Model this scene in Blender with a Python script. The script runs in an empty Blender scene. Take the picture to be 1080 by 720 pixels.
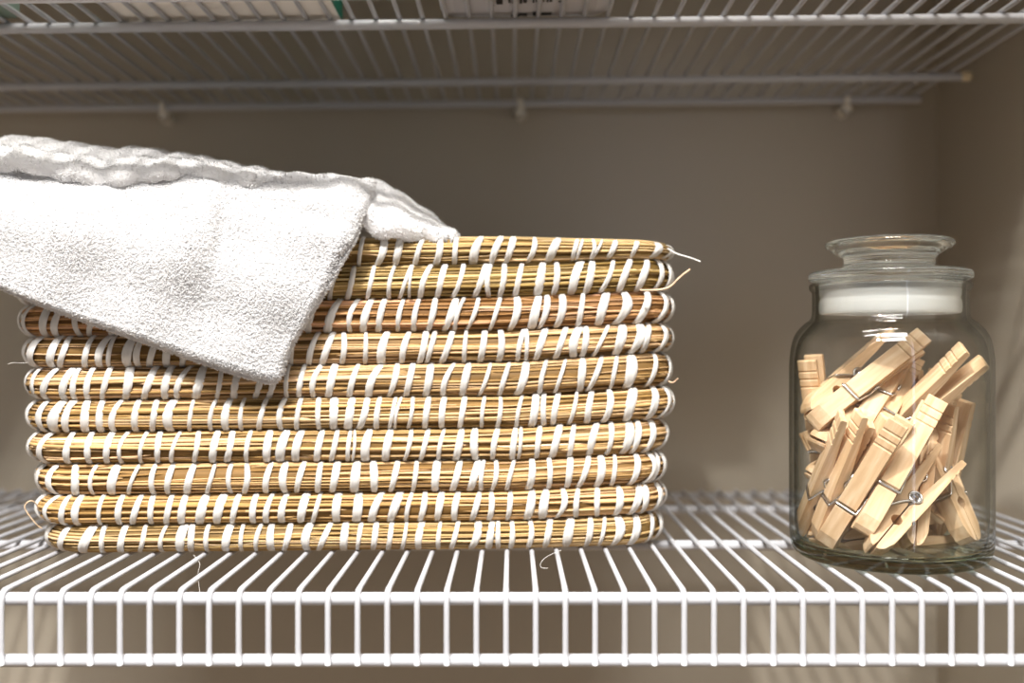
import bpy, bmesh, math, random
import numpy as np
from mathutils import Vector, Matrix, Quaternion
C = bpy.context.scene.collection
RNG = np.random.default_rng(11)
random.seed(4)
F, CAMZ, HY = 1072.0, 0.1045, 366.0          # focal length in pixels, eye height above the shelf, horizon row

def P(px, py, d):
    """point that stands d metres in front of the camera where the photo shows (px, py)"""
    return np.array([(px - 540.0) * d / F, d, CAMZ - (py - HY) * d / F])

# ------------------------------------------------------------------ mesh helpers
class MB:
    def __init__(s):
        s.v = []; s.f = []; s.n = 0; s.c = []
    def add(s, v, f, col=0.5):
        v = np.asarray(v, float); f = np.asarray(f, np.int64)
        s.v.append(v); s.f.append(f + s.n); s.n += len(v)
        s.c.append(np.full(len(v), col) if np.isscalar(col) else np.asarray(col, float))
    def build(s, name, mat, parent=None, smooth=True, rnd=False):
        v = np.concatenate(s.v)
        me = bpy.data.meshes.new(name)
        me.vertices.add(len(v)); me.vertices.foreach_set('co', v.ravel().astype(np.float32))
        loops = np.concatenate([f.ravel() for f in s.f])
        tot = np.concatenate([np.full(len(f), f.shape[1]) for f in s.f])
        st = np.concatenate([[0], np.cumsum(tot)[:-1]])
        me.loops.add(len(loops)); me.loops.foreach_set('vertex_index', loops.astype(np.int32))
        me.polygons.add(len(tot)); me.polygons.foreach_set('loop_start', st.astype(np.int32))
        me.polygons.foreach_set('loop_total', tot.astype(np.int32))
        me.polygons.foreach_set('use_smooth', np.full(len(tot), smooth))
        if rnd:
            at = me.attributes.new('rnd', 'FLOAT', 'POINT')
            at.data.foreach_set('value', np.concatenate(s.c).astype(np.float32))
        me.update(calc_edges=True); me.validate()
        return link(name, me, mat, parent)

def link(name, me, mat, parent=None):
    o = bpy.data.objects.new(name, me); C.objects.link(o)
    if mat: me.materials.append(mat)
    if parent: o.parent = parent
    return o

def sweep(path, r, seg=8, closed=False, up=None, rx=1.0, ry=1.0, caps=True):
    """tube along a path; r scalar or per point"""
    p = np.asarray(path, float); n = len(p)
    r = np.full(n, r) if np.isscalar(r) else np.asarray(r, float)
    if closed:
        t = np.roll(p, -1, 0) - np.roll(p, 1, 0)
    else:
        t = np.gradient(p, axis=0)
    t /= np.linalg.norm(t, axis=1)[:, None] + 1e-12
    if up is None:
        u = np.array([0, 0, 1.0]) if abs(t[0][2]) < .9 else np.array([0, 1.0, 0])
    else: u = np.array(up, float)
    A = np.zeros((n, 3))
    for i in range(n):
        u = u - t[i] * (u @ t[i]); u /= np.linalg.norm(u) + 1e-12; A[i] = u
    B = np.cross(t, A)
    a = np.linspace(0, 2 * np.pi, seg, endpoint=False)
    V = p[:, None] + (A[:, None] * np.cos(a)[None, :, None] * rx + B[:, None] * np.sin(a)[None, :, None] * ry) * r[:, None, None]
    V = V.reshape(-1, 3)
    m = n if closed else n - 1
    i = np.arange(m)[:, None]; j = np.arange(seg)[None]
    i2 = (i + 1) % n; j2 = (j + 1) % seg
    Fq = np.stack([i * seg + j, i * seg + j2, i2 * seg + j2, i2 * seg + j], -1).reshape(-1, 4)
    return V, Fq[:, ::-1]

def tube(mb, path, r, seg=8, col=.5, **k):
    V, Fq = sweep(path, r, seg, **k)
    if not k.get('closed'):
        p = np.asarray(path, float)
        # rounded ends: shrink rings
        n = len(V)
        rr = r if np.isscalar(r) else None
        V = np.concatenate([V, [p[0]], [p[-1]]])
        mb.add(V, Fq, col)
        base = mb.n - len(V)
        j = np.arange(seg); j2 = (j + 1) % seg
        t1 = np.stack([np.full(seg, n), j2, j], 1)
        t2 = np.stack([np.full(seg, n + 1), n - seg + j, n - seg + j2], 1)
        mb.f.append(t1 + base); mb.f.append(t2 + base)
    else:
        mb.add(V, Fq, col)

def grid_faces(nu, nv, cu=False, cv=False, flip=False):
    mu = nu if cu else nu - 1; mv = nv if cv else nv - 1
    i = np.arange(mu)[:, None]; j = np.arange(mv)[None]
    i2 = (i + 1) % nu; j2 = (j + 1) % nv
    q = np.stack([i * nv + j, i * nv + j2, i2 * nv + j2, i2 * nv + j], -1).reshape(-1, 4)
    return q[:, ::-1] if flip else q

def lathe(mb, prof, seg=96, flip=False):
    prof = np.asarray(prof, float); n = len(prof)
    a = np.linspace(0, 2 * np.pi, seg, endpoint=False)
    V = np.stack([prof[:, 0][:, None] * np.cos(a), prof[:, 0][:, None] * np.sin(a), np.repeat(prof[:, 1][:, None], seg, 1)], -1).reshape(-1, 3)
    mb.add(V, grid_faces(n, seg, cv=True, flip=flip))

def smooth_prof(pts, k=3):
    """Chaikin corner cutting, ends kept"""
    p = np.asarray(pts, float)
    for _ in range(k):
        q = [p[0]]
        for a, b in zip(p[:-1], p[1:]):
            q += [a * .75 + b * .25, a * .25 + b * .75]
        q.append(p[-1]); p = np.array(q)
    return p

def box_mb(mb, lo, hi, col=.5):
    x0, y0, z0 = lo; x1, y1, z1 = hi
    v = [(x0,y0,z0),(x1,y0,z0),(x1,y1,z0),(x0,y1,z0),(x0,y0,z1),(x1,y0,z1),(x1,y1,z1),(x0,y1,z1)]
    mb.add(v, [(3,2,1,0),(4,5,6,7),(0,1,5,4),(1,2,6,5),(2,3,7,6),(3,0,4,7)], col)

def bevel(o, w, seg=2):
    m = o.modifiers.new('bevel', 'BEVEL'); m.width = w; m.segments = seg; m.limit_method = 'ANGLE'

def empty(name, loc, label, cat, group=None):
    o = bpy.data.objects.new(name, None); C.objects.link(o); o.location = loc
    o.empty_display_size = .01
    o['label'] = label; o['category'] = cat
    if group: o['group'] = group
    return o

# ------------------------------------------------------------------ materials
def mat(name, col=(.8,.8,.8), rough=.5, spec=.5, metal=0.0, sheen=0.0, sss=0.0):
    m = bpy.data.materials.new(name); m.use_nodes = True
    b = m.node_tree.nodes['Principled BSDF']
    b.inputs['Base Color'].default_value = (*col, 1); b.inputs['Roughness'].default_value = rough
    b.inputs['Specular IOR Level'].default_value = spec; b.inputs['Metallic'].default_value = metal
    if sheen: b.inputs['Sheen Weight'].default_value = sheen
    if sss:
        b.inputs['Subsurface Weight'].default_value = sss
        b.inputs['Subsurface Radius'].default_value = (.004, .003, .002); b.inputs['Subsurface Scale'].default_value = 1.0
    return m, b, m.node_tree.nodes, m.node_tree.links

def ramp(nt, stops):
    r = nt.new('ShaderNodeValToRGB')
    while len(r.color_ramp.elements) < len(stops): r.color_ramp.elements.new(.5)
    for e, (p, c) in zip(r.color_ramp.elements, stops): e.position = p; e.color = (*c, 1)
    return r

def bump(nd, lk, b, src, strength, dist):
    bp = nd.new('ShaderNodeBump'); bp.inputs['Strength'].default_value = strength; bp.inputs['Distance'].default_value = dist
    lk.new(src, bp.inputs['Height']); lk.new(bp.outputs[0], b.inputs['Normal'])

def wall_material():
    m, b, nd, lk = mat('wall_paint', WALLC, .3, .5)
    tc = nd.new('ShaderNodeTexCoord'); n = nd.new('ShaderNodeTexNoise'); n.inputs['Scale'].default_value = 260; n.inputs['Detail'].default_value = 4
    lk.new(tc.outputs['Object'], n.inputs[0]); bump(nd, lk, b, n.outputs[0], .12, .0006)
    return m
WALLC = (.42, .378, .31)
M_wall = wall_material()
M_wire = mat('white_vinyl_coating', (.46, .47, .50), .32, .4)[0]
M_dull = mat('wall_clip_plastic', (.75, .72, .66), .4)[0]
M_cap = mat('cream_cap', (.8, .7, .5), .4)[0]

def straw_material():
    m, b, nd, lk = mat('straw', (.5, .35, .15), .6, .2)
    at = nd.new('ShaderNodeAttribute'); at.attribute_name = 'rnd'
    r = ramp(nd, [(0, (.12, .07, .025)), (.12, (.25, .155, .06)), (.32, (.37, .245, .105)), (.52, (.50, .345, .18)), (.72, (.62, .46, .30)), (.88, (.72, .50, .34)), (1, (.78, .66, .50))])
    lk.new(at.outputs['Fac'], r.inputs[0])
    tc = nd.new('ShaderNodeTexCoord'); n = nd.new('ShaderNodeTexNoise'); n.inputs['Scale'].default_value = 90; n.inputs['Detail'].default_value = 3
    mp = nd.new('ShaderNodeMapping'); mp.inputs['Scale'].default_value = (.35, 1, 6)
    lk.new(tc.outputs['Object'], mp.inputs[0]); lk.new(mp.outputs[0], n.inputs[0])
    hs = nd.new('ShaderNodeHueSaturation'); mr = nd.new('ShaderNodeMapRange'); mr.inputs[1].default_value = .3; mr.inputs[2].default_value = .7; mr.inputs[3].default_value = .65; mr.inputs[4].default_value = 1.25
    lk.new(n.outputs[0], mr.inputs[0]); lk.new(mr.outputs[0], hs.inputs['Value']); lk.new(r.outputs[0], hs.inputs['Color'])
    # hue of the whole coil, kept in the object colour
    oi = nd.new('ShaderNodeObjectInfo'); mx = nd.new('ShaderNodeMix'); mx.data_type = 'RGBA'; mx.blend_type = 'MULTIPLY'; mx.inputs[0].default_value = 1
    lk.new(hs.outputs[0], mx.inputs[6]); lk.new(oi.outputs['Color'], mx.inputs[7])
    lk.new(mx.outputs[2], b.inputs['Base Color'])
    return m
M_straw = straw_material()

def raffia_material():
    m, b, nd, lk = mat('white_raffia', (.86, .84, .80), .45, .4)
    at = nd.new('ShaderNodeAttribute'); at.attribute_name = 'rnd'
    r = ramp(nd, [(0, (.50, .48, .45)), (.5, (.61, .595, .57)), (1, (.70, .69, .67))])
    lk.new(at.outputs['Fac'], r.inputs[0]); lk.new(r.outputs[0], b.inputs['Base Color'])
    return m
M_raffia = raffia_material()

def terry_material():
    m, b, nd, lk = mat('white_terry', (.975, .975, .98), .9, .05)
    tr = nd.new('ShaderNodeBsdfTranslucent'); tr.inputs[0].default_value = (.975, .975, .98, 1)
    mx = nd.new('ShaderNodeMixShader'); mx.inputs[0].default_value = .55; out = nd['Material Output']
    lk.new(b.outputs[0], mx.inputs[1]); lk.new(tr.outputs[0], mx.inputs[2]); lk.new(mx.outputs[0], out.inputs[0])
    return m
M_terry = terry_material()

def wood_material():
    m, b, nd, lk = mat('birch_wood', (.78, .56, .33), .5, .3)
    tc = nd.new('ShaderNodeTexCoord'); mp = nd.new('ShaderNodeMapping'); mp.inputs['Scale'].default_value = (30, 420, 300)
    n = nd.new('ShaderNodeTexNoise'); n.inputs['Scale'].default_value = 1.0; n.inputs['Detail'].default_value = 6; n.inputs['Distortion'].default_value = .5
    oi = nd.new('ShaderNodeObjectInfo'); ad = nd.new('ShaderNodeVectorMath'); ad.operation = 'ADD'
    cb = nd.new('ShaderNodeCombineXYZ'); ml = nd.new('ShaderNodeMath'); ml.operation = 'MULTIPLY'; ml.inputs[1].default_value = 7
    lk.new(oi.outputs['Random'], ml.inputs[0]); lk.new(ml.outputs[0], cb.inputs[0]); lk.new(ml.outputs[0], cb.inputs[2])
    lk.new(tc.outputs['Object'], ad.inputs[0]); lk.new(cb.outputs[0], ad.inputs[1]); lk.new(ad.outputs[0], mp.inputs[0]); lk.new(mp.outputs[0], n.inputs[0])
    r = ramp(nd, [(.3, (.55, .35, .19)), (.5, (.66, .455, .275)), (.7, (.76, .58, .39))]); lk.new(n.outputs[0], r.inputs[0])
    hs = nd.new('ShaderNodeHueSaturation'); mr = nd.new('ShaderNodeMapRange'); mr.inputs[3].default_value = .86; mr.inputs[4].default_value = 1.12
    lk.new(oi.outputs['Random'], mr.inputs[0]); lk.new(mr.outputs[0], hs.inputs['Value']); lk.new(r.outputs[0], hs.inputs['Color'])
    lk.new(hs.outputs[0], b.inputs['Base Color']); bump(nd, lk, b, n.outputs[0], .15, .0004)
    return m
M_wood = wood_material()
M_steel = mat('spring_steel', (.72, .72, .73), .22, .5, 1.0)[0]

def glass(name, col=(1,1,1), ior=1.48, rough=0.0):
    m = bpy.data.materials.new(name); m.use_nodes = True; nd = m.node_tree.nodes; lk = m.node_tree.links
    nd.clear(); o = nd.new('ShaderNodeOutputMaterial'); g = nd.new('ShaderNodeBsdfGlass'); g.inputs['IOR'].default_value = ior
    g.inputs['Roughness'].default_value = rough; g.inputs['Color'].default_value = (*col, 1); lk.new(g.outputs[0], o.inputs[0])
    return m
def thin_glass(name):
    """clear blown glass: sees straight through where it is met head on, with edge darkening painted into its tint, no refraction"""
    m = bpy.data.materials.new(name); m.use_nodes = True; nd = m.node_tree.nodes; lk = m.node_tree.links
    nd.clear(); o = nd.new('ShaderNodeOutputMaterial')
    t = nd.new('ShaderNodeBsdfTransparent'); t.inputs[0].default_value = (.985, .99, .985, 1)
    gl = nd.new('ShaderNodeBsdfGlossy'); gl.inputs['Roughness'].default_value = .015
    lf = nd.new('ShaderNodeLayerWeight'); lf.inputs[0].default_value = .5
    pw = nd.new('ShaderNodeMath'); pw.operation = 'POWER'; pw.inputs[1].default_value = 5; lk.new(lf.outputs['Facing'], pw.inputs[0])
    fr = nd.new('ShaderNodeMapRange'); fr.inputs[3].default_value = .035; fr.inputs[4].default_value = .8; lk.new(pw.outputs[0], fr.inputs[0])
    m1 = nd.new('ShaderNodeMixShader'); lk.new(fr.outputs[0], m1.inputs[0]); lk.new(t.outputs[0], m1.inputs[1]); lk.new(gl.outputs[0], m1.inputs[2])
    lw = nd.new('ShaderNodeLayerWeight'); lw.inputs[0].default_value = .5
    r = ramp(nd, [(0, (.985, .99, .985)), (.45, (.955, .96, .955)), (.66, (.80, .81, .79)), (.82, (.50, .51, .48)), (1, (.22, .24, .20))])  # tint darkens at grazing angles, standing in for bent light at the rim
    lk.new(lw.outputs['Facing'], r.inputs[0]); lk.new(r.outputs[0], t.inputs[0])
    lk.new(m1.outputs[0], o.inputs[0])
    return m
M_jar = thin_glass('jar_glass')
M_base = glass('base_glass', (.84, .88, .83), 1.5)
M_lid = glass('lid_glass', (.99, 1, .995))

# ------------------------------------------------------------------ the setting
def plane_box(name, lo, hi, m, kind='structure'):
    mb = MB(); box_mb(mb, lo, hi); o = mb.build(name, m, smooth=False); o['kind'] = kind; return o
YW, XW = .752, .314
plane_box('wall_back', (-.80, YW, -.90), (XW, YW + .08, .95), M_wall)
plane_box('wall_right', (XW, .19, -.90), (XW + .08, YW + .08, .95), M_wall)
plane_box('wall_left', (-.88, .19, -.90), (-.80, YW + .08, .95), M_wall)
M_ceil = mat('ceiling_paint', (.6, .57, .52), .8)[0]
plane_box('ceiling', (-.88, .19, .95), (XW + .08, YW + .08, 1.0), M_ceil)
# unseen block added above the shelves to cut off the light behind it
plane_box('shade_soffit', (-.80, 0.438, .572), (XW, YW, .95), M_ceil)
M_floor = mat('floor_board', (.3, .2, .12), .5)[0]
plane_box('floor', (-2.0, -2.2, -.95), (2.0, YW + .08, -.90), M_floor)
# unseen header panel, added so that the back wall falls in shade
SHADEZ = .594
plane_box('shade_header', (-.88, .13, SHADEZ), (XW + .08, .19, 1.0), M_wall)

plane_box('shade_step', (-.80, .535, .374), (XW, YW, .572), M_ceil)  # unseen lower block, added to darken the wall above the upper shelf

# ------------------------------------------------------------------ wire shelves
PITCH, RW, RR = .0127, .00127, .0028
def wire_shelf(label, zoff, phase, x0, x1, lip=.0266):
    root = empty('wire_shelf', (0, 0, zoff), label, 'shelf')
    # one wire, bent down over the front lip
    pts = [(0, .7405, 0)] + [(0, y, 0) for y in np.linspace(.72, .4415, 12)]
    for a in np.linspace(0, 90, 7)[1:]:
        r = .0040; pts.append((0, .4386 - r * math.sin(math.radians(a)), -r + r * math.cos(math.radians(a))))
    pts += [(0, .4346, z) for z in np.linspace(-.008, -.0037 - lip - .0010, 5)]
    mb = MB(); tube(mb, np.array(pts), RW, 10)
    me = None
    k = math.ceil((x0 + .004 - phase) / PITCH)
    while phase + k * PITCH < x1 - .002:
        if me is None: o = mb.build('wire', M_wire, root); me = o.data
        else: o = link('wire', me, None, root)
        o.location = (phase + k * PITCH, 0, 0); k += 1
    for y, z in ((.4386, -.0040), (.4386, -.0040 - lip), (.557, -.0040), (.679, -.0040), (.7405, -.0040)):
        mb = MB(); xs = np.linspace(x0, x1 - (.006 if y > .7 else 0), 60)
        tube(mb, np.stack([xs, np.full(60, y), np.full(60, z)], 1), RR, 14); mb.build('rail', M_wire, root)
    return root
lower = wire_shelf('white vinyl-coated wire shelf under the woven basket and jar', 0.0, -.00256, -.60, .3045)
upper = wire_shelf('white wire shelf above, seen from below near the top edge', .2858, .0017, -.60, .3035, .0240)
upper.rotation_euler = (0, math.radians(-.58), 0)
UZ = .2858
def clips(root, z, xs, rails=(.4386, .557, .679)):
    for x in xs:
        mb = MB()
        # C-shaped hook under the back rail with a round screw boss
        a = np.radians(np.linspace(-60, 200, 16)); 
        tube(mb, np.stack([np.full(16, x), .7405 - .0040 * np.cos(a) * -1, -.0036 - .0040 * np.sin(a)], 1), .0022, 8)
        V = np.array([(x, .7445 + t, -.0105) for t in np.linspace(-.006, .007, 5)])
        tube(mb, V, [.0038, .0045, .0047, .0047, .0047], 14)
        mb.build('wall_clip', M_dull, root)
    for y in rails:
        mb = MB(); X = .3035
        tube(mb, np.array([(X - .004, y, -.0036), (X - .003, y, -.0036), (X + .002, y, -.0036), (X + .003, y, -.0036)]), [.0030, .0034, .0034, .0026], 12)
        mb.build('end_cap', M_cap, root)
clips(upper, UZ, [(173 - 540) * .7405 / F, (549 - 540) * .7405 / F, (892 - 540) * .7405 / F])
clips(lower, 0, [(173 - 540) * .7405 / F, (549 - 540) * .7405 / F, (892 - 540) * .7405 / F], rails=(.557, .679))

# ------------------------------------------------------------------ woven basket
DL, DM, DR = .503, .5115, .520                     # distance of the basket's front at the photo's left, middle, right
bl = [252, 287, 321, 355.5, 389, 423.6, 458, 491.5, 525, 557, 586.5]
bm_ = [248.5, 277, 313, 348.5, 383, 419, 453.5, 488, 521, 553, 583.5]
br = [254, 272, 307, 341, 372.6, 409, 444, 479, 513, 544.5, 577]
zl = [CAMZ - (y - HY) * DL / F for y in bl]; zm = [CAMZ - (y - HY) * DM / F for y in bm_]; zr = [CAMZ - (y - HY) * DR / F for y in br]
xsl, xsm, xsr = (60 - 540) * DL / F, 0.0, (690 - 540) * DR / F
leftpx = [20, 20, 22, 28, 30, 32, 33, 39, 42, 51]; rightpx = [712, 712, 712, 711, 711.5, 712, 707, 704.5, 703, 701]
YAW = math.atan2(DR - DL, xsr - xsl)
def front_y(x): return DL + (x - xsl) * math.tan(YAW)
basket = empty('woven_basket', (-.083, front_y(-.083), .0018), 'rectangular coiled straw basket with white raffia stitching under the draped towel', 'basket')
bz0 = .0012
basket.rotation_euler = (0, 0, YAW)
BX, BY = basket.location.x, basket.location.y
DEP = .190
def rr_path(xl, xr, dep, rad, step=.004):
    """rounded rectangle, starts front left, runs front left->right, right side back, rear, left side"""
    pts = []
    def line(a, b):
        n = max(2, int(np.hypot(b[0]-a[0], b[1]-a[1]) / step)); 
        for t in np.arange(n) / n: pts.append((a[0] + (b[0]-a[0]) * t, a[1] + (b[1]-a[1]) * t))
    def arc(cx, cy, a0):
        n = 10
        for t in np.arange(n) / n:
            a = math.radians(a0 + 90 * t); pts.append((cx + rad * math.cos(a), cy + rad * math.sin(a)))
    line((xl + rad, 0), (xr - rad, 0)); arc(xr - rad, rad, -90)
    line((xr, rad), (xr, dep - rad)); arc(xr - rad, dep - rad, 0)
    line((xr - rad, dep), (xl + rad, dep)); arc(xl + rad, dep - rad, 90)
    line((xl, dep - rad), (xl, rad)); arc(xl + rad, rad, 180)
    return np.array(pts)
def resample(p, step):
    q = np.vstack([p, p[:1]]); s = np.concatenate([[0], np.cumsum(np.linalg.norm(np.diff(q, axis=0), axis=1))])
    n = int(s[-1] / step); t = np.arange(n) * s[-1] / n
    return np.stack([np.interp(t, s, q[:, k]) for k in range(2)], 1), s[-1]
tints = [(1, .98, .78), (.80, .78, .52), (1.0, .80, .66), (1, .92, .76), (1, .93, .80), (.97, .90, .70), (1.02, .95, .78), (1.02, .92, .72), (1.0, .90, .70), (1, .98, .82)]
def wander(n, k, amp):
    """smooth closed random walk"""
    t = np.linspace(0, 2 * np.pi, n, endpoint=False); w = np.zeros(n)
    for h in range(1, k + 1): w += RNG.normal() * np.sin(h * t + RNG.uniform(0, 6.3)) / math.sqrt(h)
    return w * amp / math.sqrt(sum(1 / h for h in range(1, k + 1)))
for ci in range(10):
    hh = np.interp([xsl, xsm, xsr], [xsl, xsm, xsr], [(zl[ci]-zl[ci+1])/2, (zm[ci]-zm[ci+1])/2, (zr[ci]-zr[ci+1])/2])
    rh = .0084
    xl = (leftpx[ci] - 540) * .516 / F - BX - .0045; xr = (rightpx[ci] - 540) * .533 / F - BX + .0030
    xl += rh; xr -= rh
    path, L = resample(rr_path(xl, xr, DEP - 2 * rh, .020), .0045)
    n = len(path)
    path[:, 1] += rh
    t = np.roll(path, -1, 0) - np.roll(path, 1, 0); t /= np.linalg.norm(t, axis=1)[:, None]
    out = np.stack([t[:, 1], -t[:, 0]], 1)
    # centre height and half height along the run (local x + BX ~ world x)
    wx = path[:, 0] + BX
    zt = np.interp(wx, [xsl, xsm, xsr], [zl[ci], zm[ci], zr[ci]]); zb = np.interp(wx, [xsl, xsm, xsr], [zl[ci+1], zm[ci+1], zr[ci+1]])
    zc = (zt + zb) / 2 - bz0; hv = (zt - zb) / 2 * 1.0
    wob = wander(n, 14, .0005)
    def pos(i, ang, k):
        """point on the coil: station i (float array), angle from outward, k times the radius"""
        i0 = np.floor(i).astype(int) % n; i1 = (i0 + 1) % n; f = (i - np.floor(i))[..., None]
        c = path[i0] * (1 - f) + path[i1] * f; o = out[i0] * (1 - f) + out[i1] * f
        z = zc[i0] * (1 - f[..., 0]) + zc[i1] * f[..., 0]; h = hv[i0] * (1 - f[..., 0]) + hv[i1] * f[..., 0]; w = wob[i0]
        R = rh * k + w
        xy = c + o * (R * np.cos(ang))[..., None]
        return np.concatenate([xy, (z + h * k * np.sin(ang))[..., None]], -1)
    mb = MB()
    # core of the bundle
    I = np.repeat(np.arange(n)[:, None].astype(float), 16, 1); Aa = np.repeat(np.linspace(0, 2*np.pi, 16, endpoint=False)[None], n, 0)
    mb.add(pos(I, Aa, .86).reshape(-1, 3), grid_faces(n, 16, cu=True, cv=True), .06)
    # stalks: finite lengths that run along the bundle and dive under one another
    ns = 225
    for s in range(ns):
        ln = RNG.uniform(.05, .24); m = max(6, int(ln / .0065)); st = RNG.uniform(0, n)
        a0 = RNG.uniform(-2.35, 2.35) if s % 5 else RNG.uniform(-3.14, 3.14)
        I = st + np.linspace(0, ln / .0045, m)
        u = np.linspace(0, 1, m)
        ang = a0 + RNG.normal() * (.5 if s % 4 == 0 else .2) * (u - .5) + RNG.normal() * .05 * np.sin(u * 7 + RNG.uniform(0, 6))
        r = RNG.choice([.0003, .00045, .00065, .0009], p=[.25, .33, .27, .15])
        k = .93 + .05 * RNG.uniform(-1, 1) - .10 * (np.clip(abs(u - .5) * 2 - .86, 0, 1) / .14) ** 2
        tube(mb, pos(I, ang, k), r * np.concatenate([[.4], np.ones(m - 2), [.4]]), 5, col=float(np.clip(RNG.beta(2.2, 1.7), 0, 1)))
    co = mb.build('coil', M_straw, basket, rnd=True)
    co.color = (*tints[ci], 1)
    # raffia stitches
    mb = MB()
    sp = .0092 - .00008 * ci
    pos_s = 0.0; stations = []
    while pos_s < L - .004:
        wd = RNG.choice([.0024, .0031, .0038, .0046], p=[.2, .33, .32, .15]); stations.append((pos_s, wd))
        if RNG.random() < .10: stations.append((pos_s + wd * 1.05, wd * .7)); pos_s += wd * .8
        pos_s += sp * RNG.uniform(.78, 1.25)
    rows = 22; cols = 7
    th = np.linspace(2.75, -2.75, rows)
    prof = np.array([-.00035, .00030, .00056, .00030, .00054, .00030, -.00035])
    for s0, wd in stations:
        sl = RNG.normal(.0028, .0011) if ci < 5 else RNG.normal(.0018, .0009)
        bow = RNG.normal(0, .0004)
        wv = wd * (1 - .12 * np.abs(np.sin(th))) * (1 + .10 * np.sin(th * RNG.uniform(.5, 1.5) + RNG.uniform(0, 6)))
        sx = sl * np.sin(np.clip(th, -1.57, 1.57)) * .5 + sl * .18 * th + bow * np.cos(th * 2)
        u = np.linspace(-.5, .5, cols)
        S = (s0 + sx[:, None] + u[None] * wv[:, None]) / .0045 * 1.0
        S = S * (n * .0045 / L)
        lift = prof * RNG.uniform(.8, 1.3) + RNG.normal(0, .00006, cols)
        K = 1.035 + lift[None] / rh * np.ones((rows, 1)) + .02 * np.cos(th)[:, None]
        mb.add(pos(S % n, np.repeat(th[:, None], cols, 1), K).reshape(-1, 3), grid_faces(rows, cols), np.clip(RNG.normal(.6, .2, rows * cols) * .3 + RNG.uniform(.2, .8) * .7, 0, 1))
    mb.build('stitching', M_raffia, co, rnd=True)
# base of the basket: a flat oblong coil
mb = MB(); bx0, bx1 = (51 - 540) * .516 / F - BX + .01, (701 - 540) * .533 / F - BX - .01
for k in range(11):
    o_ = .006 + k * .0082
    if DEP - 2 * o_ < .008: break
    p2 = rr_path(bx0 + o_, bx1 - o_, DEP - 2 * o_ - .002, min(.02, (DEP - 2 * o_ - .002) / 2 * .95), .01)
    p3 = np.column_stack([p2[:, 0], p2[:, 1] + o_, np.full(len(p2), .0052)]); tube(mb, p3, .0042, 6, col=.5, closed=True)
mb.build('base', M_straw, basket, rnd=True)
# loose fibres
def fibre(name, px, d, r, m, col):
    q = smooth_prof([P(x, y, dd) for x, y, dd in px], 3)
    M = Matrix.Translation(basket.location) @ Matrix.Rotation(YAW, 4, 'Z'); Mi = M.inverted()
    q = np.array([Mi @ Vector(v) for v in q])
    mb = MB(); tube(mb, q, r, 5, col=col); mb.build(name, m, basket, rnd=True)
fibre('loose_thread', [(704, 262, .523), (714, 268, .520), (726, 271, .518), (734, 274, .518), (739, 276, .517)], 0, .00042, M_raffia, .9)
fibre('loose_straw', [(675, 306, .512), (695, 306, .511), (707, 303, .510), (717, 292, .509), (728, 284, .508)], 0, .00055, M_straw, .85)
fibre('loose_straw', [(44, 557, .500), (38, 553, .498), (26, 537, .497), (26, 532, .497), (32, 527, .498), (38, 530, .50), (41, 538, .505)], 0, .00028, M_straw, .7)
fibre('loose_thread', [(30, 382, .505), (22, 383, .504), (14, 382, .504), (8, 384, .503)], 0, .0001, M_raffia, .9)
fibre('loose_thread', [(592, 580, .507), (575, 587, .505), (569, 595, .503), (571, 599, .503), (578, 599, .502)], 0, .00012, M_raffia, .8)
fibre('loose_thread', [(204, 585, .500), (212, 594, .498), (208, 604, .497), (211, 626, .494)], 0, .00010, M_raffia, .8)
fibre('loose_straw', [(705, 402, .521), (710, 404, .519), (715, 399, .517)], 0, .0004, M_straw, .85)

# ------------------------------------------------------------------ towel
def curve(pts):
    p = np.array(pts, float); return lambda t: np.stack([np.interp(t, p[:, 0], p[:, k]) for k in range(1, p.shape[1])], -1)
def sm(pts, k=2):
    q = smooth_prof(pts, k); return q
def arcl(pts, n, k=3):
    q = smooth_prof(pts, k); s = np.concatenate([[0], np.cumsum(np.linalg.norm(np.diff(q, axis=0), axis=1))]); t = np.linspace(0, s[-1], n)
    return np.stack([np.interp(t, s, q[:, j]) for j in range(q.shape[1])], 1)
NU, NV = 90, 150
B0 = arcl([(-12, 294), (0, 300), (60, 325), (150, 356), (230, 385), (277, 399), (290, 401), (295, 396)], NV)      # hem
T0 = arcl([(-16, 176), (0, 176), (30, 172), (70, 183), (115, 193), (150, 186), (215, 180), (250, 190), (300, 190), (350, 190), (392, 190)], NV)
L0 = arcl([(-12, 294), (-18, 235), (-16, 176)], NU)
R0 = arcl([(295, 396), (298, 384), (304, 366), (322, 336), (345, 300), (363, 268), (373, 249), (380, 230), (388, 212), (392, 202), (392, 190)], NU)
u = np.linspace(0, 1, NU)[:, None, None]; v = np.linspace(0, 1, NV)[None, :, None]
S = (1 - u) * B0[None] + u * T0[None] + (1 - v) * L0[:, None] + v * R0[:, None] - ((1-u)*(1-v)*B0[0] + u*(1-v)*T0[0] + (1-u)*v*B0[-1] + u*v*T0[-1])
pxx, pyy = S[..., 0], S[..., 1]
def fy_at(px): # distance of the basket front at this photo column
    d = np.full_like(px, .505)
    for _ in range(4): d = front_y((px - 540) * d / F)
    return d
uu = u[..., 0] * np.ones((1, NV)); vv = v[..., 0] * np.ones((NU, 1))
d = fy_at(pxx) - .0085
d = d - .004 * np.sin(np.pi * np.clip(uu * 1.0, 0, 1)) 
d += .010 * np.clip((255 - pyy) / 60, 0, 1.2) ** 2                 # leans back over the rim
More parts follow.
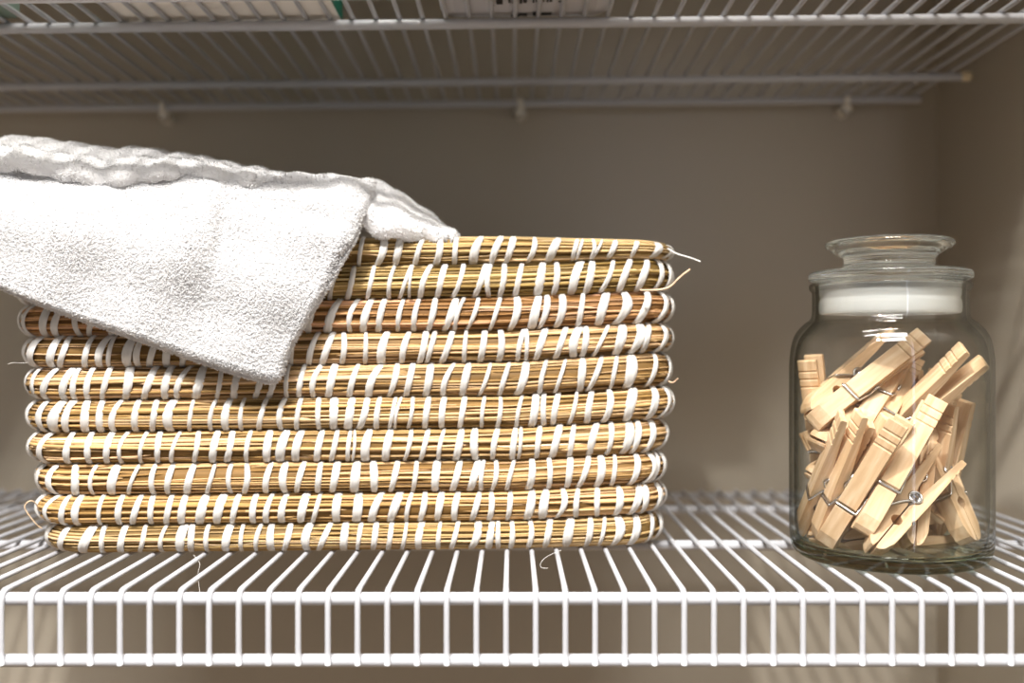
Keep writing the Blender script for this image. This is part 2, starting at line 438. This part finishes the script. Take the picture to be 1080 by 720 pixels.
# soft folds
d -= .0050 * np.exp(-((pxx - (214 + (pyy - 200) * .05)) / 26) ** 2) * np.exp(-((pyy - 235) / 60) ** 2)
d += .0045 * np.exp(-((pxx - (236 + (pyy - 200) * -.12)) / 14) ** 2) * np.exp(-((pyy - 245) / 45) ** 2)
d += .0035 * np.exp(-(((pyy - 225) - (pxx - 300) * .15) / 12) ** 2) * np.exp(-((pxx - 330) / 45) ** 2)
d -= .0045 * np.exp(-((pxx - 365) / 14) ** 2)
d += .010 * np.clip((pxx - 372) / 20, 0, 1) ** 2 * np.clip((262 - pyy) / 40, 0, 1)
d -= .0 * np.exp(-((pxx - 372) / 18) ** 2) * np.exp(-((pyy - 205) / 30) ** 2)
d += .0012 * np.sin(pxx * .05 + pyy * .03) + .0008 * np.sin(pxx * .021 - pyy * .07 + 1)
front = np.stack([(pxx - 540) * d / F, d, CAMZ - (pyy - HY) * d / F], -1)
def shell(G, th, edge=4):
    """closed sheet of thickness th with rounded edges from a grid of front points"""
    gu = np.gradient(G, axis=0); gv = np.gradient(G, axis=1); N = np.cross(gu, gv); N /= np.linalg.norm(N, axis=-1)[..., None] + 1e-12
    if N[G.shape[0]//2, G.shape[1]//2, 1] > 0: N = -N
    nu, nv = G.shape[:2]
    iu = np.minimum(np.arange(nu), nu - 1 - np.arange(nu))[:, None]; iv = np.minimum(np.arange(nv), nv - 1 - np.arange(nv))[None]
    e = np.clip(np.minimum(iu, iv) / edge, 0, 1); h = th / 2 * np.sqrt(1 - (1 - e) ** 2)
    A = G + N * h[..., None]; Bk = G - N * h[..., None]
    return A, Bk, N
tw = MB()
A, Bk, N1 = shell(front, .0075)
fl = front[NU//2+1, NV//2] - front[NU//2, NV//2]
tw.add(A.reshape(-1, 3), grid_faces(NU, NV)); tw.add(Bk.reshape(-1, 3), grid_faces(NU, NV, flip=True))
# rear body: lies over the opening, front edge on the crease, then down behind
NX, NT = 190, 60
xs = np.linspace(-14, 484, NX)
crease = np.interp(xs, [-90, 0, 30, 70, 115, 140, 180, 215, 235, 262, 300, 340, 378, 384, 391, 400, 440, 492], [166, 173, 171, 182, 191, 186, 182, 180, 184, 189, 189, 189, 191, 226, 236, 241, 245, 248])
topo = np.interp(xs, [-90, 0, 25, 60, 100, 150, 200, 240, 290, 330, 365, 385, 400, 412, 440, 460, 480, 492], [146, 144, 143, 151, 153.5, 156, 163, 170, 180, 184, 186, 189, 193, 199, 216, 231, 245, 249])
midf = np.interp(xs, [-90, 0, 50, 80, 110, 150, 190, 240, 300, 370, 400, 440, 492], [.42, .42, .42, .30, .42, .7, 1, 1, 1, 1, 1, 1, 1])   # where the groove lies (1: none)
G = np.zeros((NT, NX, 3))
for i, x in enumerate(xs):
    rimd = float(fy_at(np.array([x]))[0]) + float(np.interp(x, [0, 410, 450], [-.004, -.004, .004]))
    c, t_ = crease[i] + 2, topo[i] + 8.5
    g = c + (t_ - c) * .62
    dm = .045 if x < 400 else .045 - .025 * (x - 400) / 92
    pr = []
    # under-edge, edge, bulge, shoulder, groove, crest, back
    pr.append((rimd + .016, c + 3)); pr.append((rimd + .003, c + 1.5)); pr.append((rimd - .001, c - (c - g) * .10)); pr.append((rimd + .002, c - (c - g) * .55)); 
    k = 1 - midf[i]
    pr.append((rimd + .012, g - 0.5 + k * 1)); pr.append((rimd + .022, g + 5.5 * k)); pr.append((rimd + .026, g + 2.5 * k)); 
    pr.append((rimd + .034, t_ + 1.0 + (g - t_) * .12)); pr.append((rimd + dm, t_ + .0)); pr.append((rimd + dm + .02, t_ + 2)); pr.append((rimd + dm + .06, t_ + 16)); pr.append((rimd + dm + .10, max(t_ + 40, 238)))
    q = arcl(pr, NT, 2)
    q = np.column_stack([q[:, 0], q[:, 1]])
    dd = q[:, 0]; py = q[:, 1]
    G[:, i, 0] = (x - 540) * dd[:] / F; G[:, i, 1] = dd; G[:, i, 2] = CAMZ - (py - HY) * dd / F
# gather the right-hand tail so that it lies along the rim instead of fanning out
for i, x in enumerate(xs):
    w = 1 / (1 + math.exp(-(x - 400) / 10)); k = np.linspace(0, 1, NT)
    ref = G[8, i, 0]; G[:, i, 0] = ref + (G[:, i, 0] - ref) * .4
xw = np.repeat(xs[None], NT, 0); kk = np.repeat(np.linspace(0, 1, NT)[:, None], NX, 1)
G[..., 2] += .0008 * np.sin(xw * .09 + kk * 9) * np.clip(kk * 4, 0, 1) + .0006 * np.sin(xw * .21 + 2)
G[..., 1] += .0016 * np.sin(xw * .13 + .5 * np.sin(xw * .05)) * (kk < .5)
A2, B2, N2 = shell(G, .0070, 3)
if N2[10, NX // 3, 1] > 0: A2, B2, N2 = B2, A2, -N2
print('NORM', N1[45, 75], N2[10, 60], N2[30, 60])
tw.add(A2.reshape(-1, 3), grid_faces(NT, NX)); tw.add(B2.reshape(-1, 3), grid_faces(NT, NX, flip=True))
# pile: short bent loops standing off the cloth
def pile(Gr, N, count, ln, skip=None):
    nu, nv = Gr.shape[:2]
    a = np.linalg.norm(np.cross(Gr[1:, :-1] - Gr[:-1, :-1], Gr[:-1, 1:] - Gr[:-1, :-1]), axis=-1).ravel()
    idx = RNG.choice(len(a), count, p=a / a.sum()); iu, iv = idx // (nv - 1), idx % (nv - 1)
    fu, fv = RNG.random(count), RNG.random(count)
    bil = lambda X: (X[iu, iv] * ((1-fu)*(1-fv))[:, None] + X[iu+1, iv] * (fu*(1-fv))[:, None] + X[iu, iv+1] * ((1-fu)*fv)[:, None] + X[iu+1, iv+1] * (fu*fv)[:, None])
    p = bil(Gr); n = bil(N); n /= np.linalg.norm(n, axis=1)[:, None]
    dr = n + RNG.normal(0, .45, (count, 3)) + np.array([0, 0, -.25]); dr /= np.linalg.norm(dr, axis=1)[:, None]
    d2 = dr + RNG.normal(0, .7, (count, 3)); d2 /= np.linalg.norm(d2, axis=1)[:, None]
    L1 = RNG.uniform(.6, 1.2, count)[:, None] * ln
    p0 = p - n * .0006; p1 = p0 + dr * L1 * .6; p2 = p1 + d2 * L1 * .45
    s = np.cross(dr, RNG.normal(0, 1, (count, 3))); s /= np.linalg.norm(s, axis=1)[:, None]; t = np.cross(dr, s)
    r = RNG.uniform(.00018, .00030, count)[:, None]
    V = []
    for q, k in ((p0, 1.0), (p1, 1.1), (p2, .55)):
        for a_ in (0, 2.0944, 4.18879): V.append(q + (s * math.cos(a_) + t * math.sin(a_)) * r * k)
    V = np.stack(V, 1).reshape(-1, 3)
    base = (np.arange(count) * 9)[:, None]
    f = []
    for k in (0, 3):
        for j in range(3): f.append(np.concatenate([base + k + j, base + k + (j + 1) % 3, base + k + 3 + (j + 1) % 3, base + k + 3 + j], 1))
    tri = base + np.array([[6, 7, 8]])
    return V, np.concatenate(f), tri
def addpile(G_, N_, cnt, ln=.0016):
    V, q, t3 = pile(G_, N_, cnt, ln); tw.add(V, q); b0 = tw.n - len(V); tw.f.append(t3 + b0)
# keep normals facing the viewer for the front sheets
addpile(A, N1, 85000); addpile(A2, N2, 60000)
addpile(Bk[:, -14:], -N1[:, -14:], 7000); addpile(Bk[:8], -N1[:8], 6000)
addpile(A[:5], N1[:5], 9000, .0020); addpile(A[:, -5:], N1[:, -5:], 6000, .0020)
# edge fringe
def edge_pile(line, outdir, cnt):
    G_ = np.stack([line + outdir * 0, line + outdir * .0012], 0); N_ = np.stack([outdir, outdir], 0)
    addpile(G_, N_, cnt, .0022)
def outward(line, inner):
    o = line - inner; return o / (np.linalg.norm(o, axis=1)[:, None] + 1e-12)
edge_pile(front[0], outward(front[0], front[3]), 12000); edge_pile(front[:, -1], outward(front[:, -1], front[:, -4]), 8000)
edge_pile(G[0], outward(G[0], G[3]), 5000)
towel = tw.build('bath_towel', M_terry)
towel['label'] = 'white terry bath towel draped over the left end of the woven basket'; towel['category'] = 'towel'

# ------------------------------------------------------------------ glass jar
JX, JY, JZ = .1858, .501, .00135
jar = empty('glass_jar', (JX, JY, JZ), 'clear glass jar of wooden clothespins with a stepped round glass lid', 'jar')
outer = smooth_prof([(.0, .0022), (.028, .0018), (.036, .0), (.0415, .0), (.0450, .0018), (.0472, .006), (.0476, .014), (.0476, .05), (.0476, .088), (.0474, .099), (.0455, .109), (.0405, .1148), (.0372, .1168), (.0364, .1195), (.0364, .127), (.0364, .1305), (.0378, .1315), (.0380, .1335), (.0374, .1345)], 3)
inner = smooth_prof([(.0350, .1345), (.0346, .130), (.0346, .119), (.0352, .1160), (.0385, .1126), (.0432, .1070), (.0450, .098), (.0452, .088), (.0452, .05), (.0452, .016), (.0440, .009), (.0400, .0062), (.030, .0052), (.0, .0050)], 3)
mb = MB(); ZB_ = .0085; o2 = outer[outer[:, 1] > ZB_]; o2 = o2[np.argmax(o2[:, 0] > .03):]; i2 = inner[inner[:, 1] > ZB_]; lathe(mb, np.vstack([o2, i2]), 160)
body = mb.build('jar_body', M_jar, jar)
ob = outer[outer[:, 1] <= ZB_ + .0003]; ob = ob[ob[:, 0] < .0475]; ib = inner[inner[:, 1] <= ZB_ + .0003]
mb = MB(); lathe(mb, np.vstack([ob, ib]), 160); mb.build('jar_base', M_base, jar)
# lid: flange disc, waist, broad knob, ground plug
lid = smooth_prof([(.0, .1290), (.0318, .1290), (.0330, .1300), (.0332, .1352), (.0372, .1356), (.0384, .1366), (.0384, .1392), (.0374, .1404), (.0300, .1414), (.0228, .1425), (.0214, .1440), (.0212, .1462), (.0222, .1480), (.0262, .1500), (.0298, .1520), (.0305, .1536), (.0298, .1552), (.0270, .1562), (.0252, .1556), (.0225, .1530), (.0150, .1515), (.0, .1512)], 3)
mb = MB(); lathe(mb, lid, 128); mb.build('lid', M_lid, jar)
# soft translucent seal inside the neck
ms = bpy.data.materials.new('seal_plastic'); ms.use_nodes = True; nd = ms.node_tree.nodes; lk = ms.node_tree.links; nd.clear()
o_ = nd.new('ShaderNodeOutputMaterial'); df = nd.new('ShaderNodeBsdfDiffuse'); df.inputs[0].default_value = (.88, .9, .9, 1); tl = nd.new('ShaderNodeBsdfTranslucent'); tl.inputs[0].default_value = (.88, .9, .9, 1)
tp = nd.new('ShaderNodeBsdfTransparent'); a1 = nd.new('ShaderNodeMixShader'); a1.inputs[0].default_value = .4; a2 = nd.new('ShaderNodeMixShader'); a2.inputs[0].default_value = .5
lk.new(df.outputs[0], a1.inputs[1]); lk.new(tl.outputs[0], a1.inputs[2]); lk.new(a1.outputs[0], a2.inputs[1]); lk.new(tp.outputs[0], a2.inputs[2]); lk.new(a2.outputs[0], o_.inputs[0])
seal = smooth_prof([(.0312, .1288), (.0326, .1340), (.0330, .1335), (.0330, .1290), (.0322, .1270), (.0332, .1255), (.0332, .1212), (.0325, .1196), (.0312, .1196), (.0310, .1262), (.0312, .1288)], 1)
mb = MB(); lathe(mb, seal, 96); mb.build('seal_ring', ms, jar)

# ------------------------------------------------------------------ clothespins
def pin_half(sgn):
    """one wooden half; jaw tip towards +x, tail towards -x, split plane y=0"""
    pts = [(.036, .0008), (.0355, .0022), (.0335, .0040), (.028, .0060), (.0135, .0066), (.0128, .0058), (.0112, .0058), (.0105, .0067), (0, .0072), (-.018, .0076), (-.0215, .0077), (-.0218, .0073), (-.0224, .0073), (-.0227, .0078),
           (-.0255, .0079), (-.0258, .0075), (-.0264, .0075), (-.0267, .0080), (-.0295, .0081), (-.0298, .0077), (-.0304, .0077), (-.0307, .0082), (-.0355, .0083), (-.036, .0079), (-.036, .0055), (-.0355, .0050), (-.02, .0032), (-.0035, .0014)]
    pts += [(.0 + .0026 * math.cos(a), .0008 + .0026 * math.sin(a)) for a in np.radians([165, 130, 90, 50, 15])]
    pts += [(.006, .0003), (.0135, .0003)]
    pts += [(.0165 + .0026 * math.cos(a), .0003 + .0024 * math.sin(a)) for a in np.radians([165, 125, 90, 55, 15])]
    pts += [(.0195, .0003), (.033, .0003)]
    bm = bmesh.new(); w = .0047
    vs = [bm.verts.new((x, y * sgn, -w)) for x, y in pts]; f = bm.faces.new(vs)
    r = bmesh.ops.extrude_face_region(bm, geom=[f]); bmesh.ops.translate(bm, verts=[e for e in r['geom'] if isinstance(e, bmesh.types.BMVert)], vec=(0, 0, 2 * w))
    bmesh.ops.recalc_face_normals(bm, faces=bm.faces)
    bmesh.ops.triangulate(bm, faces=[f_ for f_ in bm.faces if len(f_.verts) > 4])
    me = bpy.data.meshes.new('jaw'); bm.to_mesh(me); bm.free(); me.materials.append(M_wood); return me
jaw_a, jaw_b = pin_half(1), pin_half(-1)
def spring_mesh():
    mb = MB(); r = .00062; R = .0029; W = .0054
    # coil
    a = np.linspace(0, 2 * np.pi * 5, 90); coil = np.stack([R * np.cos(a) * .85, R * np.sin(a) * .85 + .0, np.linspace(-W, W, 90)], 1)
    tube(mb, coil, r, 6)
    # arms: from the coil's ends forward beside the wood and across its outer face
    for sg in (1, -1):
        z0 = -W * sg
        arm = smooth_prof([(R * .85, 0, z0), (.006, .0030 * sg, z0 * 1.02), (.0118, .0062 * sg, z0 * 1.02), (.0121, .0066 * sg, z0 * .98), (.0121, .0066 * sg, 0), (.0121, .0066 * sg, -z0 * .9), (.0118, .0058 * sg, -z0 * .98)], 2)
        tube(mb, arm, r, 6)
        # round eye of the coil seen from the side
        b = np.linspace(0, 2 * np.pi, 24); tube(mb, np.stack([R * np.cos(b), R * np.sin(b), np.full(24, z0)], 1), r, 6)
    o = mb.build('spring', M_steel); me = o.data; bpy.data.objects.remove(o); return me
spring_me = spring_mesh()
PINS = [
    (0.1641, 0.4763, 0.0400, 0.2564, -0.4813, 0.1193, 0.8297),
    (0.1598, 0.4857, 0.0411, 0.5041, -0.3624, 0.3911, 0.6793),
    (0.1542, 0.4936, 0.0414, 0.5786, -0.2656, 0.4143, 0.6504),
    (0.1804, 0.4752, 0.0487, 0.0045, 0.4825, -0.1446, -0.8639),
    (0.1897, 0.4833, 0.0307, 0.1376, -0.3649, 0.8114, 0.4353),
    (0.1981, 0.4990, 0.0397, 0.2572, -0.5521, 0.6487, 0.4563),
    (0.2111, 0.5183, 0.0546, 0.5740, -0.2121, 0.7004, 0.3674),
    (0.2196, 0.5154, 0.0425, 0.4155, -0.5477, 0.2656, 0.6759),
    (0.1923, 0.5049, 0.0122, 0.0926, 0.1358, -0.7369, -0.6557),
    (0.2159, 0.5117, 0.0406, 0.2564, -0.7430, 0.4219, 0.4520),
    (0.1745, 0.5001, 0.0870, 0.0073, 0.3108, -0.2296, -0.9223),
    (0.1748, 0.5220, 0.0894, 0.0636, -0.3375, 0.7292, 0.5918),
    (0.1583, 0.5252, 0.0641, 0.2501, -0.7176, 0.1256, 0.6378),
    (0.1772, 0.5085, 0.0762, 0.2013, 0.3846, -0.3960, -0.8092),
    (0.1762, 0.5196, 0.0671, 0.2000, 0.1686, -0.1421, -0.9547),
    (0.1708, 0.5150, 0.0535, 0.3745, 0.1615, -0.5589, -0.7220),
    (0.1792, 0.5167, 0.0422, 0.1855, 0.1438, -0.5730, -0.7852),
    (0.2001, 0.4993, 0.0757, 0.4178, -0.2250, 0.4272, 0.7696),
    (0.2144, 0.5257, 0.0573, 0.4358, -0.5665, 0.4147, 0.5632),
    (0.1890, 0.5111, 0.0844, 0.1749, 0.4119, -0.3891, -0.8052),
    (0.1882, 0.5074, 0.0754, 0.2521, 0.4033, -0.3049, -0.8251),
    (0.1883, 0.5223, 0.0366, 0.0207, -0.3913, -0.4771, -0.7867),
    (0.1824, 0.5163, 0.0121, 0.1165, 0.1635, -0.7350, -0.6477),
]
LABELS = [
    "flat-facing clothespin in the jar's front middle, grooved tail up, left of the other flat one",
    'edge-on clothespin leaning just left of the flat-facing one with the low wire',
    "edge-on clothespin at the jar's front left, second left of the flat-facing pair",
    "flat-facing clothespin in the jar's front middle, right of its grooved flat twin",
    'clothespin seen from the side at the lower right front, its two tails spread apart',
    'clothespin standing behind the side-on one with spread tails, jaw reaching the jar bottom',
    'clothespin of which only a small tip shows under the spread tails at the upper right',
    "broad upright clothespin nearest the jar's right wall, grooved tail up",
    'clothespin lying level across the jar bottom behind the front jaws',
    "clothespin sloping down to the right, its jaw end against the jar's lower right wall",
    'large clothespin lying diagonally across the top of the pile, jaw down to the left',
    'clothespin behind the top diagonal one, lying parallel to it and higher on the left',
    "upright clothespin with grooved tail sticking up alone at the jar's upper left wall",
    'clothespin tucked directly beneath the top diagonal one, only a small patch showing',
    'clothespin whose square jaw end pokes out at the left wall under the top diagonal one',
    'short-looking clothespin end pointing forward at the left, right of the square jaw end',
    'clothespin deep at the left wall, only its two tips showing below the square jaw end',
    'clothespin at the upper right with two spread tails pointing up to the right',
    'clothespin with only a shaded tip showing just left of the raised spread tails',
    'shaded clothespin behind the large diagonal one, in the middle of the pile',
    'clothespin standing behind the middle of the pile, left of the one with raised spread tails',
    'clothespin end showing behind the lower right one, just above its jaw',
    'clothespin lying on the jar floor at the far lower left under the front jaws',
]
GP = 'wooden clothespins in the glass jar'
proto = None
for i, (x, y, z, qw, qx, qy, qz) in enumerate(PINS):
    if proto is None:
        root = empty('clothespin', (x, y, z), LABELS[i], 'clothespin', GP)
        ch = [link('jaw', jaw_a, None, root), link('jaw', jaw_b, None, root), link('spring', spring_me, None, root)]
        for o in ch[:2]: bevel(o, .00035, 2)
        proto = (root, ch)
    else:
        root = proto[0].copy(); C.objects.link(root); root['label'] = LABELS[i]
        for c in proto[1]:
            d_ = c.copy(); C.objects.link(d_); d_.parent = root
    root.location = (x, y, z); root.rotation_mode = 'QUATERNION'; root.rotation_quaternion = (qw, qx, qy, qz)

# ------------------------------------------------------------------ things standing on the upper shelf
SZ = UZ + .0012
def tilt(x): return x * math.tan(math.radians(.58))
def carton(name, x0, x1, y0, y1, h, label):
    root = empty(name, ((x0+x1)/2, (y0+y1)/2, SZ + tilt((x0+x1)/2) + .0006), label, 'box'); root.rotation_euler = (0, math.radians(-.58), 0)
    w, dp = (x1-x0)/2, (y1-y0)/2
    return root, w, dp
M_card = mat('white_card', (.86, .82, .76), .6)[0]; M_green = mat('green_print', (.0, .16, .10), .45)[0]; M_red = mat('dark_red_print', (.16, .05, .02), .5)[0]
root, w, dp = carton('cardboard_carton', -.2160, -.0945, .455, .5685, .18, 'white carton with green side panels lying on the upper wire shelf')
mb = MB(); box_mb(mb, (-w, -dp, 0), (w, dp, .072)); o = mb.build('carton_body', M_green, root, smooth=False); bevel(o, .0008)
mb = MB(); box_mb(mb, (-w + .0006, -dp + .0006, -.0005), (w - .0006, dp - .0012, .0006)); mb.build('bottom_panel', M_card, root, smooth=False)
mb = MB()
for k in range(26):
    xx = -w + .028 + k * .0021 + RNG.uniform(-.0003, .0003); box_mb(mb, (xx, -.0010, -.0008), (xx + RNG.uniform(.0007, .0016), .0004 + RNG.uniform(0, .0012), -.0004))
box_mb(mb, (w - .008, dp - .010, -.0008), (w - .006, dp - .007, -.0004)); mb.build('printed_line', M_red, root, smooth=False)
M_grey = mat('grey_green_plastic', (.20, .27, .22), .35)[0]
root, w, dp = carton('storage_box', -.36, -.2700, .45, .560, .16, 'grey-green box at the far left on the upper wire shelf')
mb = MB(); box_mb(mb, (-w, -dp, 0), (w, dp, .062)); o = mb.build('box_body', M_grey, root, smooth=False); bevel(o, .003, 3)
mb = MB(); box_mb(mb, (-w - .002, -dp - .002, .0625), (w + .002, dp + .002, .070)); o = mb.build('lid', M_grey, root, smooth=False); bevel(o, .002, 3)
# clear plastic bin with a printed label under it
mc = mat('milky_plastic', (.62, .62, .65), .3)[0]; mk = mat('black_ink', (.01, .01, .012), .5)[0]; M_label = mat('label_paper', (.55, .55, .58), .5)[0]
x0, x1 = (466 - 540) * .566 / F, (641 - 540) * .566 / F
root = empty('plastic_bin', ((x0+x1)/2, .510, SZ + .0008), 'pale grey plastic bin with black printed label on the upper wire shelf', 'bin'); root.rotation_euler = (0, math.radians(-.58), 0)
w = (x1-x0)/2; dp = .056
bm = bmesh.new()
def ring(w_, d_, z, r=.010, n=6):
    out_ = []
    for cx, cy, a0 in ((w_-r, d_-r, 0), (-w_+r, d_-r, 90), (-w_+r, -d_+r, 180), (w_-r, -d_+r, 270)):
        for k in range(n + 1):
            a = math.radians(a0 + 90 * k / n); out_.append(bm.verts.new((cx + r * math.cos(a), cy + r * math.sin(a), z)))
    return out_
rs = [ring(w - .002, dp - .002, 0), ring(w, dp, .002), ring(w + .008, dp + .006, .070), ring(w + .013, dp + .011, .071), ring(w + .013, dp + .011, .067), ring(w + .006, dp + .004, .068), ring(w - .002, dp - .002, .003), ring(w - .004, dp - .004, .0022)]
for a, b in zip(rs[:-1], rs[1:]):
    for k in range(len(a)): bm.faces.new((a[k], a[(k+1) % len(a)], b[(k+1) % len(a)], b[k]))
bm.faces.new(rs[0][::-1]); bm.faces.new(rs[-1])
bmesh.ops.recalc_face_normals(bm, faces=bm.faces)
me = bpy.data.meshes.new('bin_body'); bm.to_mesh(me); bm.free(); link('bin_body', me, mc, root)
mb = MB(); box_mb(mb, (-w + .008, -dp + .006, -.0004), (w - .008, dp - .010, .0)); mb.build('label_sheet', M_label, root, smooth=False)
mb = MB(); cx = -(x0 + x1) / 2
def ink(px0, px1, py0, py1, d0=.56):
    dd0 = 1072 * (SZ - CAMZ) / (HY - py0); dd1 = 1072 * (SZ - CAMZ) / (HY - py1)
    box_mb(mb, ((px0 - 540) * dd0 / F + cx, dd0 - .510, -.0008), ((px1 - 540) * dd0 / F + cx, dd1 - .510, -.0004))
for a, b, c, e in ((523, 530, -6, 4.5), (536, 538.5, -3, 3), (540, 543, -3, 3.5), (544, 545.5, -3, 3), (548, 551, -3, 3.8), (552, 556, -3, 3.2), (562, 564, -3, 3.2), (565.5, 567, -3, 2.6), (568, 571, -3, 3), (573, 574.5, -3, 2.2), (577, 579, -3, 2.8), (580, 583, -3, 2.4),
                   (539, 547, 15.8, 18.2), (547, 556, 14.8, 17.2), (562, 568, 13.2, 17), (568, 582, 14, 16.4), (518, 521, 5.4, 6.2), (589, 591.5, 2, 3)):
    ink(a, b, c, e)
mb.build('printed_text', mk, root, smooth=False)

# ------------------------------------------------------------------ light
def area(name, loc, target, sx, sy, power, col):
    L = bpy.data.lights.new(name, 'AREA'); L.shape = 'RECTANGLE'; L.size = sx; L.size_y = sy; L.energy = power; L.color = col
    o = bpy.data.objects.new(name, L); C.objects.link(o); o.location = loc
    o.rotation_euler = (Vector(target) - Vector(loc)).to_track_quat('-Z', 'Y').to_euler(); return o
area('closet_light', (-.13, .055, .665), (-.08, .56, .02), .032, .022, 9, (1, .96, .91))
area('ceiling_light', (-.05, .27, .93), (-.05, .45, 0), .5, .04, 8, (1, .96, .9))
area('room_light', (-.1, -.68, 1.5), (0, .5, .05), .8, .4, 56, (1, .97, .94))
area('daylight_gap', (.385, -1.25, .35), (.1, .6, .1), .05, 1.6, 1.6, (.72, .80, 1))
w_ = bpy.data.worlds.new('room'); bpy.context.scene.world = w_; w_.use_nodes = True
w_.node_tree.nodes['Background'].inputs[0].default_value = (1, .94, .87, 1); w_.node_tree.nodes['Background'].inputs[1].default_value = .29

# ------------------------------------------------------------------ camera
cd = bpy.data.cameras.new('camera'); cam = bpy.data.objects.new('camera', cd); C.objects.link(cam)
cam.location = (0, 0, CAMZ); cam.rotation_euler = (math.radians(90), 0, 0)
cd.sensor_width = 36; cd.lens = 36 * F / 1080; cd.shift_y = 6 / 1080; cd.clip_start = .01
cd.dof.use_dof = True; cd.dof.focus_distance = .482; cd.dof.aperture_fstop = 4.0
sc = bpy.context.scene; sc.camera = cam
sc.view_settings.view_transform = 'Standard'; sc.view_settings.look = 'None'; sc.view_settings.gamma = 1; sc.view_settings.use_curve_mapping = False
sc.view_settings.exposure = 0.0
sc.cycles.use_denoising = True; sc.cycles.diffuse_bounces = 10; sc.cycles.glossy_bounces = 8; sc.cycles.max_bounces = 16; sc.cycles.transparent_max_bounces = 24; sc.cycles.transmission_bounces = 12
sc.cycles.caustics_refractive = True; sc.cycles.caustics_reflective = False; sc.cycles.sample_clamp_indirect = 6
